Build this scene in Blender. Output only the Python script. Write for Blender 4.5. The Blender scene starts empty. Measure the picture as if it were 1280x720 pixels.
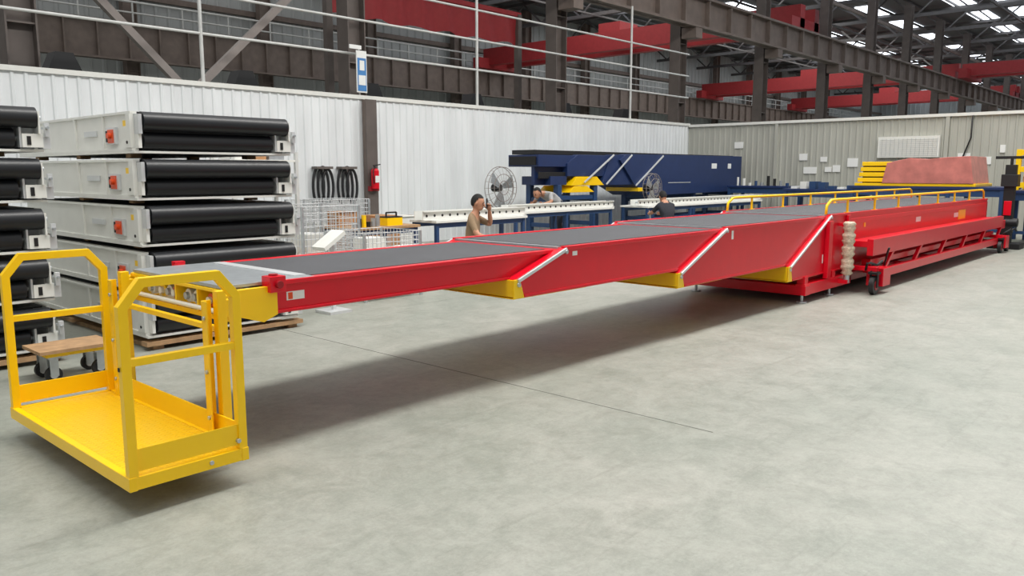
import bpy, math, random
from mathutils import Vector, Matrix
random.seed(7)
scene = bpy.context.scene
try:
    scene.view_settings.view_transform = 'Standard'
    scene.view_settings.look = 'None'
except Exception:
    pass

# ------------------------------------------------------------ materials
def lin(c):
    out = []
    for v in c:
        v /= 255.0
        out.append(v/12.92 if v <= 0.04045 else ((v+0.055)/1.055)**2.4)
    return tuple(out)

def mat(name, rgb, rough=0.5, metal=0.0, var=0.08, scale=6.0, bump=0.0, bscale=40.0, emit=0.0, spec=0.5):
    m = bpy.data.materials.new(name)
    m.use_nodes = True
    nt = m.node_tree
    b = nt.nodes['Principled BSDF']
    b.inputs['Roughness'].default_value = rough
    b.inputs['Metallic'].default_value = metal
    b.inputs['Specular IOR Level'].default_value = spec
    col = lin(rgb)
    tc = nt.nodes.new('ShaderNodeTexCoord')
    n = nt.nodes.new('ShaderNodeTexNoise')
    n.inputs['Scale'].default_value = scale
    n.inputs['Detail'].default_value = 5
    nt.links.new(tc.outputs['Object'], n.inputs['Vector'])
    r = nt.nodes.new('ShaderNodeValToRGB')
    r.color_ramp.elements[0].position = 0.3
    r.color_ramp.elements[1].position = 0.7
    r.color_ramp.elements[0].color = tuple(max(0, c*(1-var)) for c in col)+(1,)
    r.color_ramp.elements[1].color = tuple(min(1, c*(1+var)) for c in col)+(1,)
    nt.links.new(n.outputs['Fac'], r.inputs['Fac'])
    nt.links.new(r.outputs['Color'], b.inputs['Base Color'])
    if emit > 0:
        b.inputs['Emission Color'].default_value = col+(1,)
        b.inputs['Emission Strength'].default_value = emit
    if bump > 0:
        n2 = nt.nodes.new('ShaderNodeTexNoise')
        n2.inputs['Scale'].default_value = bscale
        nt.links.new(tc.outputs['Object'], n2.inputs['Vector'])
        bp = nt.nodes.new('ShaderNodeBump')
        bp.inputs['Strength'].default_value = bump
        bp.inputs['Distance'].default_value = 0.02
        nt.links.new(n2.outputs['Fac'], bp.inputs['Height'])
        nt.links.new(bp.outputs['Normal'], b.inputs['Normal'])
    return m

M = {}
M['red'] = mat('red_paint', (216, 6, 34), 0.28, var=0.03)
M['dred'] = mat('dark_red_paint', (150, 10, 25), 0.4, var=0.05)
M['cranered'] = mat('crane_red', (158, 44, 48), 0.55)
M['yellow'] = mat('yellow_paint', (255, 206, 8), 0.32, var=0.03)
M['silver'] = mat('galvanised_steel', (190, 196, 200), 0.35, 0.7, var=0.08, scale=20)
M['alu'] = mat('aluminium', (210, 213, 215), 0.35, 0.3, var=0.03)
M['white'] = mat('white_powdercoat', (226, 227, 222), 0.4, var=0.03)
M['black'] = mat('black_rubber', (28, 29, 32), 0.5, var=0.1)
M['roller'] = mat('black_roller_rubber', (27, 29, 33), 0.38, var=0.08)
M['dark'] = mat('dark_paint', (18, 18, 20), 0.6)  # near-black base colour for fittings, handles, slots and hole marks
M['orange'] = mat('orange_button', (225, 80, 30), 0.4)
M['glass'] = mat('clear_plastic', (232, 228, 215), 0.15, var=0.05)
M['brown'] = mat('column_brown_grey', (96, 88, 84), 0.6, var=0.15, scale=3)
M['girder'] = mat('girder_brown', (116, 104, 97), 0.6, var=0.15, scale=3)
M['brace'] = mat('brace_grey_brown', (140, 132, 128), 0.6, var=0.1, scale=3)
M['galv'] = mat('rail_pipe_grey', (205, 207, 205), 0.4, 0.1)
M['navy'] = mat('navy_blue_paint', (28, 48, 92), 0.4)
M['blue'] = mat('bench_blue_paint', (36, 66, 108), 0.45)
M['wood'] = mat('plywood', (170, 136, 100), 0.7, var=0.2, scale=12)
M['card'] = mat('cardboard', (172, 128, 88), 0.8, var=0.1)
M['paper'] = mat('paper', (232, 234, 232), 0.7, var=0.02)
M['signblue'] = mat('sign_blue', (70, 130, 190), 0.5)
M['pink'] = mat('pink_shrink_wrap', (196, 120, 112), 0.3, var=0.2, scale=4)
M['bubble'] = mat('bubble_wrap', (205, 188, 165), 0.3, var=0.25, scale=30, bump=0.8, bscale=60)
M['skin'] = mat('skin', (190, 138, 110), 0.55, var=0.05)
M['hair'] = mat('hair_black', (22, 20, 20), 0.7, bump=0.5, bscale=120)
M['tan'] = mat('tan_tshirt', (140, 118, 92), 0.85, bump=0.3, bscale=30)
M['grey'] = mat('grey_tshirt', (175, 176, 176), 0.85, bump=0.3, bscale=30)
M['navyshirt'] = mat('dark_tshirt', (40, 42, 50), 0.85, bump=0.3, bscale=30)
M['trouser'] = mat('dark_trousers', (48, 50, 60), 0.9)
M['shoe'] = mat('shoe', (30, 28, 28), 0.6)
M['lip'] = mat('lip', (150, 85, 80), 0.5)
M['eye'] = mat('eye_dark', (35, 25, 22), 0.3)
M['roof'] = mat('roof_sheet', (92, 94, 96), 0.7, var=0.1)
M['steel'] = mat('truss_steel', (84, 82, 82), 0.6)
M['sky'] = mat('skylight_panel', (240, 246, 255), 0.5, var=0.01, emit=3.5)
M['farwall'] = mat('far_siding', (178, 182, 182), 0.55, var=0.05, scale=0.6)
M['joint'] = mat('floor_joint', (92, 93, 88), 0.9)
M['belt'] = mat('grey_pvc_belt', (76, 77, 81), 0.55, var=0.10, scale=3, bump=0.4, bscale=150)

def wall_material(name, rgb):
    m = bpy.data.materials.new(name); m.use_nodes = True
    nt = m.node_tree; b = nt.nodes['Principled BSDF']
    b.inputs['Roughness'].default_value = 0.45
    tc = nt.nodes.new('ShaderNodeTexCoord')
    mp = nt.nodes.new('ShaderNodeMapping'); mp.inputs['Scale'].default_value = (1.2, 1.2, 0.25)
    n = nt.nodes.new('ShaderNodeTexNoise'); n.inputs['Scale'].default_value = 2; n.inputs['Detail'].default_value = 6
    r = nt.nodes.new('ShaderNodeValToRGB')
    c = lin(rgb)
    r.color_ramp.elements[0].position = 0.3; r.color_ramp.elements[1].position = 0.65
    r.color_ramp.elements[0].color = tuple(v*0.88 for v in c)+(1,)
    r.color_ramp.elements[1].color = tuple(min(1, v*1.03) for v in c)+(1,)
    nt.links.new(tc.outputs['Object'], mp.inputs['Vector'])
    nt.links.new(mp.outputs['Vector'], n.inputs['Vector'])
    nt.links.new(n.outputs['Fac'], r.inputs['Fac'])
    nt.links.new(r.outputs['Color'], b.inputs['Base Color'])
    return m
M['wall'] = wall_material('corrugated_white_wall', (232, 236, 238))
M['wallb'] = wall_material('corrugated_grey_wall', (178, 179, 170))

def floor_material():
    m = bpy.data.materials.new('polished_concrete'); m.use_nodes = True
    nt = m.node_tree; b = nt.nodes['Principled BSDF']; L = nt.links
    tc = nt.nodes.new('ShaderNodeTexCoord')
    def noise(scale, det, rough, dist=0.0, stretch=None, rot=0.0):
        n = nt.nodes.new('ShaderNodeTexNoise'); n.inputs['Scale'].default_value = scale; n.inputs['Detail'].default_value = det
        n.inputs['Roughness'].default_value = rough; n.inputs['Distortion'].default_value = dist
        if stretch:
            mp = nt.nodes.new('ShaderNodeMapping'); mp.inputs['Scale'].default_value = stretch; mp.inputs['Rotation'].default_value = (0, 0, rot)
            L.new(tc.outputs['Object'], mp.inputs['Vector']); L.new(mp.outputs['Vector'], n.inputs['Vector'])
        else:
            L.new(tc.outputs['Object'], n.inputs['Vector'])
        return n
    def ramp(n, p0, c0, p1, c1):
        r = nt.nodes.new('ShaderNodeValToRGB')
        r.color_ramp.elements[0].position = p0; r.color_ramp.elements[1].position = p1
        r.color_ramp.elements[0].color = tuple(c0)+(1,); r.color_ramp.elements[1].color = tuple(c1)+(1,)
        L.new(n.outputs['Fac'], r.inputs['Fac']); return r
    def mul(a, c):
        mx = nt.nodes.new('ShaderNodeMixRGB'); mx.blend_type = 'MULTIPLY'; mx.inputs['Fac'].default_value = 1
        L.new(a.outputs['Color'], mx.inputs['Color1']); L.new(c.outputs['Color'], mx.inputs['Color2']); return mx
    r1 = ramp(noise(0.35, 9, 0.7, .4), .34, lin((142, 147, 138)), .66, lin((166, 166, 158)))
    r2 = ramp(noise(14, 10, 0.8), .3, (.82, .82, .81), .7, (1.08, 1.08, 1.08))
    n3 = noise(3.2, 14, 0.8, .6)
    r3 = ramp(n3, .40, (.84, .855, .84), .56, (1.03, 1.03, 1.03))
    r4 = ramp(noise(60, 4, 0.8), .3, (.90, .90, .90), .7, (1.06, 1.06, 1.06))
    r5 = ramp(noise(2.0, 8, 0.7, .3, (.35, 5, 1), .25), .30, (.86, .86, .85), .44, (1, 1, 1))
    r6 = ramp(noise(2.0, 8, 0.7, .3, (6, .3, 1), -.5), .28, (.90, .90, .89), .40, (1, 1, 1))
    c = mul(mul(mul(mul(mul(r1, r2), r3), r4), r5), r6)
    L.new(c.outputs['Color'], b.inputs['Base Color'])
    mr = nt.nodes.new('ShaderNodeMapRange'); mr.inputs['To Min'].default_value = 0.36; mr.inputs['To Max'].default_value = 0.58
    L.new(n3.outputs['Fac'], mr.inputs['Value']); L.new(mr.outputs['Result'], b.inputs['Roughness'])
    b.inputs['Specular IOR Level'].default_value = 0.45
    return m
M['floor'] = floor_material()

def checker_material():
    m = bpy.data.materials.new('yellow_tread_plate'); m.use_nodes = True
    nt = m.node_tree; b = nt.nodes['Principled BSDF']; L = nt.links
    b.inputs['Base Color'].default_value = lin((255, 206, 30))+(1,)
    b.inputs['Roughness'].default_value = 0.28
    tc = nt.nodes.new('ShaderNodeTexCoord')
    hs = []
    for ang in (0.785, -0.785):
        mp = nt.nodes.new('ShaderNodeMapping'); mp.inputs['Rotation'].default_value = (0, 0, ang); mp.inputs['Scale'].default_value = (18, 44, 1)
        v = nt.nodes.new('ShaderNodeTexVoronoi'); v.inputs['Scale'].default_value = 1.0; v.inputs['Randomness'].default_value = 0.0
        L.new(tc.outputs['Object'], mp.inputs['Vector']); L.new(mp.outputs['Vector'], v.inputs['Vector'])
        r = nt.nodes.new('ShaderNodeMapRange'); r.inputs['From Min'].default_value = 0.25; r.inputs['From Max'].default_value = 0.42
        r.inputs['To Min'].default_value = 1; r.inputs['To Max'].default_value = 0
        L.new(v.outputs['Distance'], r.inputs['Value']); hs.append(r)
    mm = nt.nodes.new('ShaderNodeMath'); mm.operation = 'MAXIMUM'
    L.new(hs[0].outputs['Result'], mm.inputs[0]); L.new(hs[1].outputs['Result'], mm.inputs[1])
    bp = nt.nodes.new('ShaderNodeBump'); bp.inputs['Strength'].default_value = 1.0; bp.inputs['Distance'].default_value = 0.008
    L.new(mm.outputs[0], bp.inputs['Height']); L.new(bp.outputs['Normal'], b.inputs['Normal'])
    return m
M['tread'] = checker_material()

# ------------------------------------------------------------ mesh builder
class MB:
    def __init__(s):
        s.v = []; s.f = []; s.m = []; s.sm = []; s.mats = []
    def mi(s, m):
        if m not in s.mats: s.mats.append(m)
        return s.mats.index(m)
    def add(s, vs, fs, m, smooth=False):
        o = len(s.v); k = s.mi(m)
        s.v += [Vector(p) for p in vs]
        for f in fs:
            s.f.append([o+i for i in f]); s.m.append(k); s.sm.append(smooth)
    def box(s, x0, x1, y0, y1, z0, z1, m):
        if x0 > x1: x0, x1 = x1, x0
        if y0 > y1: y0, y1 = y1, y0
        vs = [(x0,y0,z0),(x1,y0,z0),(x1,y1,z0),(x0,y1,z0),(x0,y0,z1),(x1,y0,z1),(x1,y1,z1),(x0,y1,z1)]
        s.add(vs, [(0,3,2,1),(4,5,6,7),(0,1,5,4),(1,2,6,5),(2,3,7,6),(3,0,4,7)], m)
    def prism(s, pts, axis, a0, a1, m):
        def P(p, a):
            return {'y': (p[0], a, p[1]), 'x': (a, p[0], p[1]), 'z': (p[0], p[1], a)}[axis]
        n = len(pts)
        vs = [P(p, a0) for p in pts]+[P(p, a1) for p in pts]
        fs = [tuple(range(n)), tuple(range(2*n-1, n-1, -1))]
        for i in range(n):
            j = (i+1) % n
            fs.append((i, i+n, j+n, j))
        s.add(vs, fs, m)
    def beam(s, p0, p1, w, h, m):
        p0 = Vector(p0); p1 = Vector(p1); d = (p1-p0).normalized()
        up = Vector((0, 0, 1)) if abs(d.z) < 0.95 else Vector((0, 1, 0))
        a = d.cross(up).normalized()*w/2; b = a.cross(d).normalized()*h/2
        vs = []
        for p in (p0, p1): vs += [p-a-b, p+a-b, p+a+b, p-a+b]
        s.add(vs, [(0,3,2,1),(4,5,6,7),(0,1,5,4),(1,2,6,5),(2,3,7,6),(3,0,4,7)], m)
    def frame(s, pts, y, t, m):
        vs = []; n = len(pts)
        P = [Vector((p[0], p[1])) for p in pts]
        for i in range(n):
            d0 = (P[i]-P[i-1]).normalized() if i > 0 else (P[1]-P[0]).normalized()
            d1 = (P[i+1]-P[i]).normalized() if i < n-1 else d0
            n0 = Vector((-d0.y, d0.x)); n1 = Vector((-d1.y, d1.x)); mm = (n0+n1).normalized()
            k = (t/2)/max(.3, mm.dot(n0))
            a = P[i]+mm*k; b = P[i]-mm*k
            vs += [(a.x, y-t/2, a.y), (a.x, y+t/2, a.y), (b.x, y+t/2, b.y), (b.x, y-t/2, b.y)]
        fs = [(0, 1, 2, 3), tuple(4*(n-1)+k for k in (3, 2, 1, 0))]
        for i in range(n-1):
            for k in range(4):
                l = (k+1) % 4
                fs.append((4*i+k, 4*i+l, 4*i+4+l, 4*i+4+k))
        s.add(vs, fs, m)
    def cyl(s, p0, p1, r, m, seg=16, r1=None, caps=True):
        p0 = Vector(p0); p1 = Vector(p1); d = (p1-p0).normalized()
        if r1 is None: r1 = r
        up = Vector((0, 0, 1)) if abs(d.z) < 0.9 else Vector((1, 0, 0))
        a = d.cross(up).normalized(); b = a.cross(d)
        c0 = [p0+(a*math.cos(t)+b*math.sin(t))*r for t in [2*math.pi*i/seg for i in range(seg)]]
        c1 = [p1+(a*math.cos(t)+b*math.sin(t))*r1 for t in [2*math.pi*i/seg for i in range(seg)]]
        fs = [(i, (i+1) % seg, (i+1) % seg+seg, i+seg) for i in range(seg)]
        s.add(c0+c1, fs, m, True)
        if caps:
            o = len(s.v)-2*seg; k = s.mi(m)
            s.f.append([o+i for i in range(seg)][::-1]); s.m.append(k); s.sm.append(False)
            s.f.append([o+seg+i for i in range(seg)]); s.m.append(k); s.sm.append(False)
    def tube(s, pts, rad, m, seg=8, closed=False):
        pts = [Vector(p) for p in pts]; n = len(pts)
        if not isinstance(rad, (list, tuple)): rad = [rad]*n
        prev = None; vs = []
        for i, p in enumerate(pts):
            if closed: d = (pts[(i+1) % n]-pts[i-1]).normalized()
            else: d = (pts[min(i+1, n-1)]-pts[max(i-1, 0)]).normalized()
            if prev is None:
                up = Vector((0, 0, 1)) if abs(d.z) < 0.9 else Vector((1, 0, 0))
                a = d.cross(up).normalized()
            else:
                a = (prev-d*prev.dot(d)).normalized()
            prev = a; b = d.cross(a)
            vs += [p+(a*math.cos(2*math.pi*k/seg)+b*math.sin(2*math.pi*k/seg))*rad[i] for k in range(seg)]
        fs = []
        for i in range(n if closed else n-1):
            j = (i+1) % n
            for k in range(seg):
                l = (k+1) % seg
                fs.append((i*seg+k, i*seg+l, j*seg+l, j*seg+k))
        if not closed:
            fs.append(tuple(range(seg))[::-1]); fs.append(tuple((n-1)*seg+k for k in range(seg)))
        s.add(vs, fs, m, True)
    def sphere(s, c, r, m, mtx=None, u=16, v=10, cond=None):
        c = Vector(c); vs = []; fs = []
        rr = r if isinstance(r, (tuple, list)) else (r, r, r)
        for i in range(v+1):
            th = math.pi*i/v
            for k in range(u):
                ph = 2*math.pi*k/u
                p = Vector((rr[0]*math.sin(th)*math.cos(ph), rr[1]*math.sin(th)*math.sin(ph), rr[2]*math.cos(th)))
                if mtx: p = mtx @ p
                vs.append(c+p)
        for i in range(v):
            for k in range(u):
                l = (k+1) % u
                th = math.pi*(i+.5)/v; ph = 2*math.pi*(k+.5)/u
                if cond and not cond(math.sin(th)*math.cos(ph), math.sin(th)*math.sin(ph), math.cos(th)): continue
                fs.append((i*u+k, (i+1)*u+k, (i+1)*u+l, i*u+l))
        s.add(vs, fs, m, True)
    def torus(s, c, R, r, m, normal=(0, 1, 0), seg=28, k=6, sx=1, sz=1):
        nrm = Vector(normal).normalized()
        up = Vector((0, 0, 1)) if abs(nrm.z) < .9 else Vector((0, 1, 0))
        a = nrm.cross(up).normalized(); b = a.cross(nrm)
        c = Vector(c)
        s.tube([c+a*R*sx*math.cos(2*math.pi*i/seg)+b*R*sz*math.sin(2*math.pi*i/seg) for i in range(seg)], r, m, k, closed=True)
    def mesh(s, name, org):
        import bmesh
        me = bpy.data.meshes.new(name)
        me.from_pydata([tuple(p-org) for p in s.v], [], s.f)
        for k in s.mats: me.materials.append(M[k])
        me.polygons.foreach_set('material_index', s.m)
        me.polygons.foreach_set('use_smooth', s.sm)
        me.update()
        bm = bmesh.new(); bm.from_mesh(me)
        bmesh.ops.recalc_face_normals(bm, faces=bm.faces)
        for e in bm.edges:
            if len(e.link_faces) == 2 and (not e.link_faces[0].smooth or not e.link_faces[1].smooth): e.smooth = False
        bm.to_mesh(me); bm.free()
        return me
    def build(s, name, parent=None, bevel=0.0, origin=None):
        if origin is None:
            xs = [p.x for p in s.v]; ys = [p.y for p in s.v]; zs = [p.z for p in s.v]
            origin = Vector(((min(xs)+max(xs))/2, (min(ys)+max(ys))/2, min(zs)))
        origin = Vector(origin)
        ob = bpy.data.objects.new(name, s.mesh(name, origin))
        scene.collection.objects.link(ob)
        ob.location = origin
        if parent:
            ob.parent = parent
            ob.matrix_parent_inverse = Matrix.Translation(-parent.location)
        if bevel > 0:
            md = ob.modifiers.new('bevel', 'BEVEL'); md.width = bevel; md.segments = 2
            md.limit_method = 'ANGLE'; md.angle_limit = math.radians(40)
        return ob

def empty(name, loc):
    e = bpy.data.objects.new(name, None); e.location = loc; e.empty_display_size = 0.3
    scene.collection.objects.link(e); return e

# ------------------------------------------------------------ room shell
fl = MB()
fl.box(-14, 115, -16, 38, -0.2, 0, 'floor')
fl.box(4.376, 4.384, 2.3, 38, 0.0, 0.001, 'joint')
fl.build('floor', origin=(0, 0, 0))

def corrugated(mb, axis, fixed, a0, a1, z0, z1, pitch, depth, m):
    prof = []; a = a0
    while a < a1:
        for da, dd in ((0, 0), (pitch*.62, 0), (pitch*.72, depth), (pitch*.90, depth)):
            if a+da <= a1: prof.append((a+da, dd))
        a += pitch
    prof.append((a1, 0))
    vs = []
    for a, d in prof:
        for z in (z0, z1):
            vs.append((a, fixed+d, z) if axis == 'x' else (fixed+d, a, z))
    fs = [(2*i, 2*i+2, 2*i+3, 2*i+1) for i in range(len(prof)-1)]
    mb.add(vs, fs, m)

wl = MB()
corrugated(wl, 'x', 14.0, -12, 24.2, 0, 3.12, 0.19, -0.02, 'wall')
wl.box(-12, 24.2, 14.03, 14.08, 0, 3.12, 'wall')
wl.box(-12, 24.2, 13.95, 14.1, 3.12, 3.2, 'white')
wl.build('wall_left', origin=(6, 14, 0))
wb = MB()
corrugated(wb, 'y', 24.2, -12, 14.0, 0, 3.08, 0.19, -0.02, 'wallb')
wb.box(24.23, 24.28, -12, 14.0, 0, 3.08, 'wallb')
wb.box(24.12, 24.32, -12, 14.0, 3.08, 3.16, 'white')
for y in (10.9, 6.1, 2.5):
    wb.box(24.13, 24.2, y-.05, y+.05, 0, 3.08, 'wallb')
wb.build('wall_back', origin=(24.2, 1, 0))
fw = MB()
corrugated(fw, 'x', 37.5, -14, 115, 0, 13, 0.6, -0.06, 'farwall')
for z in (3.6, 9.2): fw.box(-14, 115, 37.2, 37.4, z, z+.25, 'girder')
fw.build('wall_far', origin=(50, 37.5, 0))
ew = MB()
corrugated(ew, 'y', 115, -16, 38, 0, 13, 0.6, -0.06, 'farwall')
ew.build('wall_end', origin=(115, 10, 0))

ce = MB()
ce.box(25, 115, -16, 38, 12.4, 12.5, 'roof')
ce.build('ceiling', origin=(70, 10, 12.4))
sk = MB()
for x in range(28, 114, 7):
    for y in (-12, -8, -5, -1, 2, 5.2, 8.5, 11.5, 14, 19, 25, 31):
        sk.box(x, x+4.2, y, y+1.3, 12.34, 12.39, 'sky')
sk.build('window_1', origin=(70, 10, 12.34))

tr = MB()
for i in range(0, 13):
    x = 26.5+6.55*i
    tr.box(x-.1, x+.1, -16, 38, 10.7, 10.9, 'steel')
    tr.box(x-.1, x+.1, -16, 38, 12.05, 12.22, 'steel')
    y = -16; k = 0
    while y < 37:
        tr.beam((x, y, 10.8 if k % 2 else 12.1), (x, y+1.5, 12.1 if k % 2 else 10.8), .09, .09, 'steel')
        y += 1.5; k += 1
for y in range(-15, 38, 2):
    tr.box(25, 114, y-.05, y+.05, 12.22, 12.34, 'steel')
for y in (-10, -3, 4, 11, 20, 29):
    tr.box(25, 114, y-.05, y+.05, 10.6, 10.7, 'steel')
tr.build('roof_truss', origin=(70, 10, 10.7))

def column(x, y, top=11.0, m='brown', w=.24):
    c = MB()
    c.box(x-w, x-w+.03, y-.2, y+.2, 0, top, m)
    c.box(x+w-.03, x+w, y-.2, y+.2, 0, top, m)
    c.box(x-w+.03, x+w-.03, y-.02, y+.02, 0, top, m)
    for z in (2.0, 4.0, 6.0):
        c.box(x-w+.03, x+w-.03, y-.17, y+.17, z, z+.03, m)
    c.box(x-.34, x+.34, y-.34, y+.34, 0, .05, m)
    c.build('steel_column')
colx = [4.6, 11.3, 18.55, 25.3, 31.8, 38.3, 44.4, 50.3, 56.6, 63.2, 69.8, 76.4, 83, 89.6, 96.2]
for x in colx: column(x, 15.15)
for k in range(-1, 14):
    column(9.0+6.6*k, 36.9, 12.3, 'girder', .3)

def girder(name, x0, x1, y, z0, z1, m, st=1.6, bx=()):
    g = MB()
    g.box(x0, x1, y-.22, y+.22, z0, z0+.08, m)
    g.box(x0, x1, y-.22, y+.22, z1-.08, z1, m)
    g.box(x0, x1, y-.03, y+.03, z0, z1, m)
    x = x0+.4
    while x < x1:
        g.box(x-.03, x+.03, y-.2, y+.2, z0, z1, m); x += st
    for x in bx: g.box(x-.22, x+.22, y-.2, y+.36, z0-.35, z0-.002, m)
    g.build(name)
girder('crane_runway_girder', 8, 100, 14.55, 6.5, 7.55, 'girder', bx=colx[2:])
girder('crane_runway_girder', -10, 100, 35.9, 6.3, 7.9, 'girder', 1.3)
gg = MB()
gg.box(-10, 100, 15.5, 15.6, 9.6, 9.75, 'girder')
gg.build('cable_tray')

br = MB()
br.beam((7.65, 15.5, 3.1), (5.4, 15.5, 5.3), .14, .14, 'brace')
br.beam((7.65, 15.5, 3.1), (10.9, 15.5, 6.2), .14, .14, 'brace')
br.box(7.55, 7.75, 15.4, 15.6, 0, 3.2, 'brown')
br.build('cross_brace')

ra = MB()
for z in (4.05, 4.75, 5.45):
    ra.cyl((-12, 14.07, z), (24.2, 14.07, z), .026, 'galv', 8)
for x in (-6.5, .3, 7.2, 14.2, 20.8):
    ra.cyl((x, 14.07, 3.2), (x, 14.07, 6.5), .035, 'galv', 8)
ra.build('pipe_railing')
ra2 = MB()
ra2.cyl((-12, 36, 8.8), (100, 36, 8.8), .05, 'galv', 6); ra2.cyl((-12, 36, 8.35), (100, 36, 8.35), .04, 'galv', 6)
for i in range(50): ra2.cyl((-11+2.2*i, 36, 7.9), (-11+2.2*i, 36, 8.8), .04, 'galv', 6)
ra2.build('walkway_railing')

for i, x in enumerate((2.2, 5.6, 9.2, 12.6, 16.2, 20.2, 23.5)):
    h = MB()  # black units on posts behind the wall, exact kind unknown
    h.box(x-.35, x+.35, 16.0, 16.5, 3.1, 3.4, 'black')
    h.prism([(x-.3, 3.4), (x+.3, 3.4), (x+.15, 3.75), (x-.15, 3.75)], 'y', 16.05, 16.45, 'black')
    h.box(x-.05, x+.05, 16.2, 16.3, 0, 3.1, 'brown')
    h.build('black_post_unit')

def crane(x, y0, y1, z0, z1):
    c = MB()
    for dx in (0, 1.6):
        c.box(x+dx, x+dx+.5, y0, y1, z0, z1, 'cranered')
    for y in (y0, y1-.5):
        c.box(x-.9, x+3.0, y, y+.5, z0-.2, z0+.4, 'cranered')
    c.box(x+.2, x+1.9, (y0+y1)/2, (y0+y1)/2+1.4, z1, z1+.5, 'cranered')
    c.build('overhead_crane')
crane(36.5, 15.6, 35.6, 8.1, 9.1)
crane(63.5, 15.6, 35.6, 8.1, 9.1)
crane(82, 15.6, 35.6, 8.1, 9.1)
crane(59, -14, 14.3, 7.75, 8.5)
bn = MB(); vs = []; n = 40
for i in range(n+1):
    x = 14.2+8.1*i/n
    for j, z in enumerate((6.15, 6.6, 7.2)):
        vs.append((x, 20+.07*math.sin(i*1.3+j), z+.05*math.sin(i*.9)*(j == 0)))
bn.add(vs, [(3*i+j, 3*i+3+j, 3*i+4+j, 3*i+1+j) for i in range(n) for j in range(2)], 'cranered', True)
bn.beam((14, 20, 7.2), (22.4, 20, 7.2), .15, .15, 'cranered')
bn.box(22.2, 22.4, 19.9, 20.1, 0, 7.2, 'brown'); bn.box(14, 14.2, 19.9, 20.1, 0, 7.2, 'brown')
bn.build('red_banner')

# ------------------------------------------------------------ telescopic conveyor
TC = empty('telescopic_belt_conveyor', (12, 4.62, 0))
s1 = MB(); s1.prism([(2.40, .80), (9, .80), (9, .975), (2.40, .975)], 'y', 4.07, 5.19, 'red')
s1.box(2.40, 5.2, 4.045, 4.11, .957, .985, 'red'); s1.box(2.40, 5.2, 5.15, 5.215, .957, .985, 'red')
s1.box(2.40, 5.2, 4.052, 4.1, .793, .812, 'red')
s1.build('boom_section_1', TC, .004)
b1 = MB(); b1.box(2.72, 5.02, 4.14, 5.12, .965, .984, 'belt')
b1.build('belt_1', TC)
def slanted(idx, xf, zb, zc, xt, zt, xe, yn, yf):
    s = MB()
    s.prism([(xf, zb), (xe, zb), (xe, zt), (xt, zt), (xf, zc)], 'y', yn, yf, 'red')
    s.box(xf-.012, xf-.001, yn+.012, yf-.01, zb+.004, zc-.004, 'yellow')
    s.box(xf-.010, xf+.9, yn+.012, yf-.01, zb-.012, zb-.001, 'yellow')
    s.prism([(xf-.02, zb-.007), (xf+.10, zb-.007), (xf+.05, zc), (xf-.02, zc)], 'y', yn-.006, yn+.006, 'yellow')
    s.beam((xf+.02, yn-.014, zc-.01), (xt+.01, yn-.014, zt-.01), .02, .028, 'alu')
    s.beam((xf+.02, yf+.014, zc-.01), (xt+.01, yf+.014, zt-.01), .02, .028, 'alu')
    s.cyl((xf+.03, yn-.02, zc-.04), (xf+.03, yn+.002, zc-.04), .018, 'silver', 10)
    s.cyl((xt, yn-.03, zt-.03), (xt, yn+.002, zt-.03), .018, 'silver', 10)
    s.box(xt, xe-.01, yn-.012, yn+.04, zt-.02, zt+.012, 'red'); s.box(xt, xe-.01, yf-.04, yf+.012, zt-.02, zt+.012, 'red')
    s.box(xf+.1, xe-.01, yn-.01, yn+.02, zb-.004, zb+.02, 'red')
    s.build('boom_section_%d' % idx, TC, .004)
    b = MB(); b.box(xt+.035, xe-.02, yn+.09, yf-.09, zt-.01, zt+.009, 'belt')
    b.box(xt-.03, xt+.03, yn+.05, yf-.05, zt-.012, zt+.006, 'silver')
    b.build('belt_%d' % idx, TC)
slanted(2, 4.41, .66, .80, 5.0, 1.0, 8.0, 3.98, 5.27)
slanted(3, 6.71, .50, .64, 7.62, 1.025, 10.6, 3.94, 5.33)
slanted(4, 9.15, .315, .49, 10.35, 1.05, 18.8, 3.9, 5.4)
lb = MB()
for (x, yn, z0, z1, w) in ((2.52, 4.07, .86, .91, .12), (5.1, 3.98, .93, .965, .06), (7.75, 3.94, .9, .99, .04), (10.15, 3.9, .45, .56, .02)):
    lb.box(x, x+w, yn-.004, yn+.001, z0, z1, 'paper')
lb.box(2.53, 2.56, 4.065, 4.067, .865, .905, 'orange')
lb.box(11.6, 11.66, 3.894, 3.901, .84, .9, 'yellow')
lb.box(16.6, 17.1, 3.894, 3.901, .73, .90, 'yellow'); lb.box(16.3, 16.58, 3.894, 3.901, .78, .86, 'paper')
lb.box(14.0, 14.25, 3.894, 3.901, .8, .88, 'paper')
lb.build('labels', TC)
hd = MB()
hd.box(2.12, 2.71, 4.06, 5.2, .967, .987, 'silver')
hp = [(2.42, .965), (2.14, .962), (2.10, .93), (2.10, .86), (2.16, .82), (2.33, .765), (2.42, .80)]
hd.prism(hp, 'y', 4.0, 4.035, 'yellow'); hd.prism(hp, 'y', 5.225, 5.26, 'yellow')
hd.box(2.12, 2.16, 4.036, 5.22, .79, .82, 'yellow'); hd.box(2.11, 2.135, 4.036, 5.22, .945, .964, 'yellow')
hd.box(2.26, 2.28, 4.04, 5.2, .79, .96, 'glass')
hd.cyl((2.37, 4.06, .88), (2.37, 5.2, .88), .075, 'roller', 20)
for y, c in ((4.15, 'glass'), (4.25, 'orange'), (4.42, 'glass'), (4.52, 'glass'), (4.68, 'orange'), (4.76, 'glass'), (4.85, 'yellow'), (5.0, 'glass')):
    hd.cyl((2.15, y, .885), (2.261, y, .885), .040, c, 14)
    hd.cyl((2.13, y, .885), (2.151, y, .885), .022, 'silver' if c == 'glass' else 'glass', 12)
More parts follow.
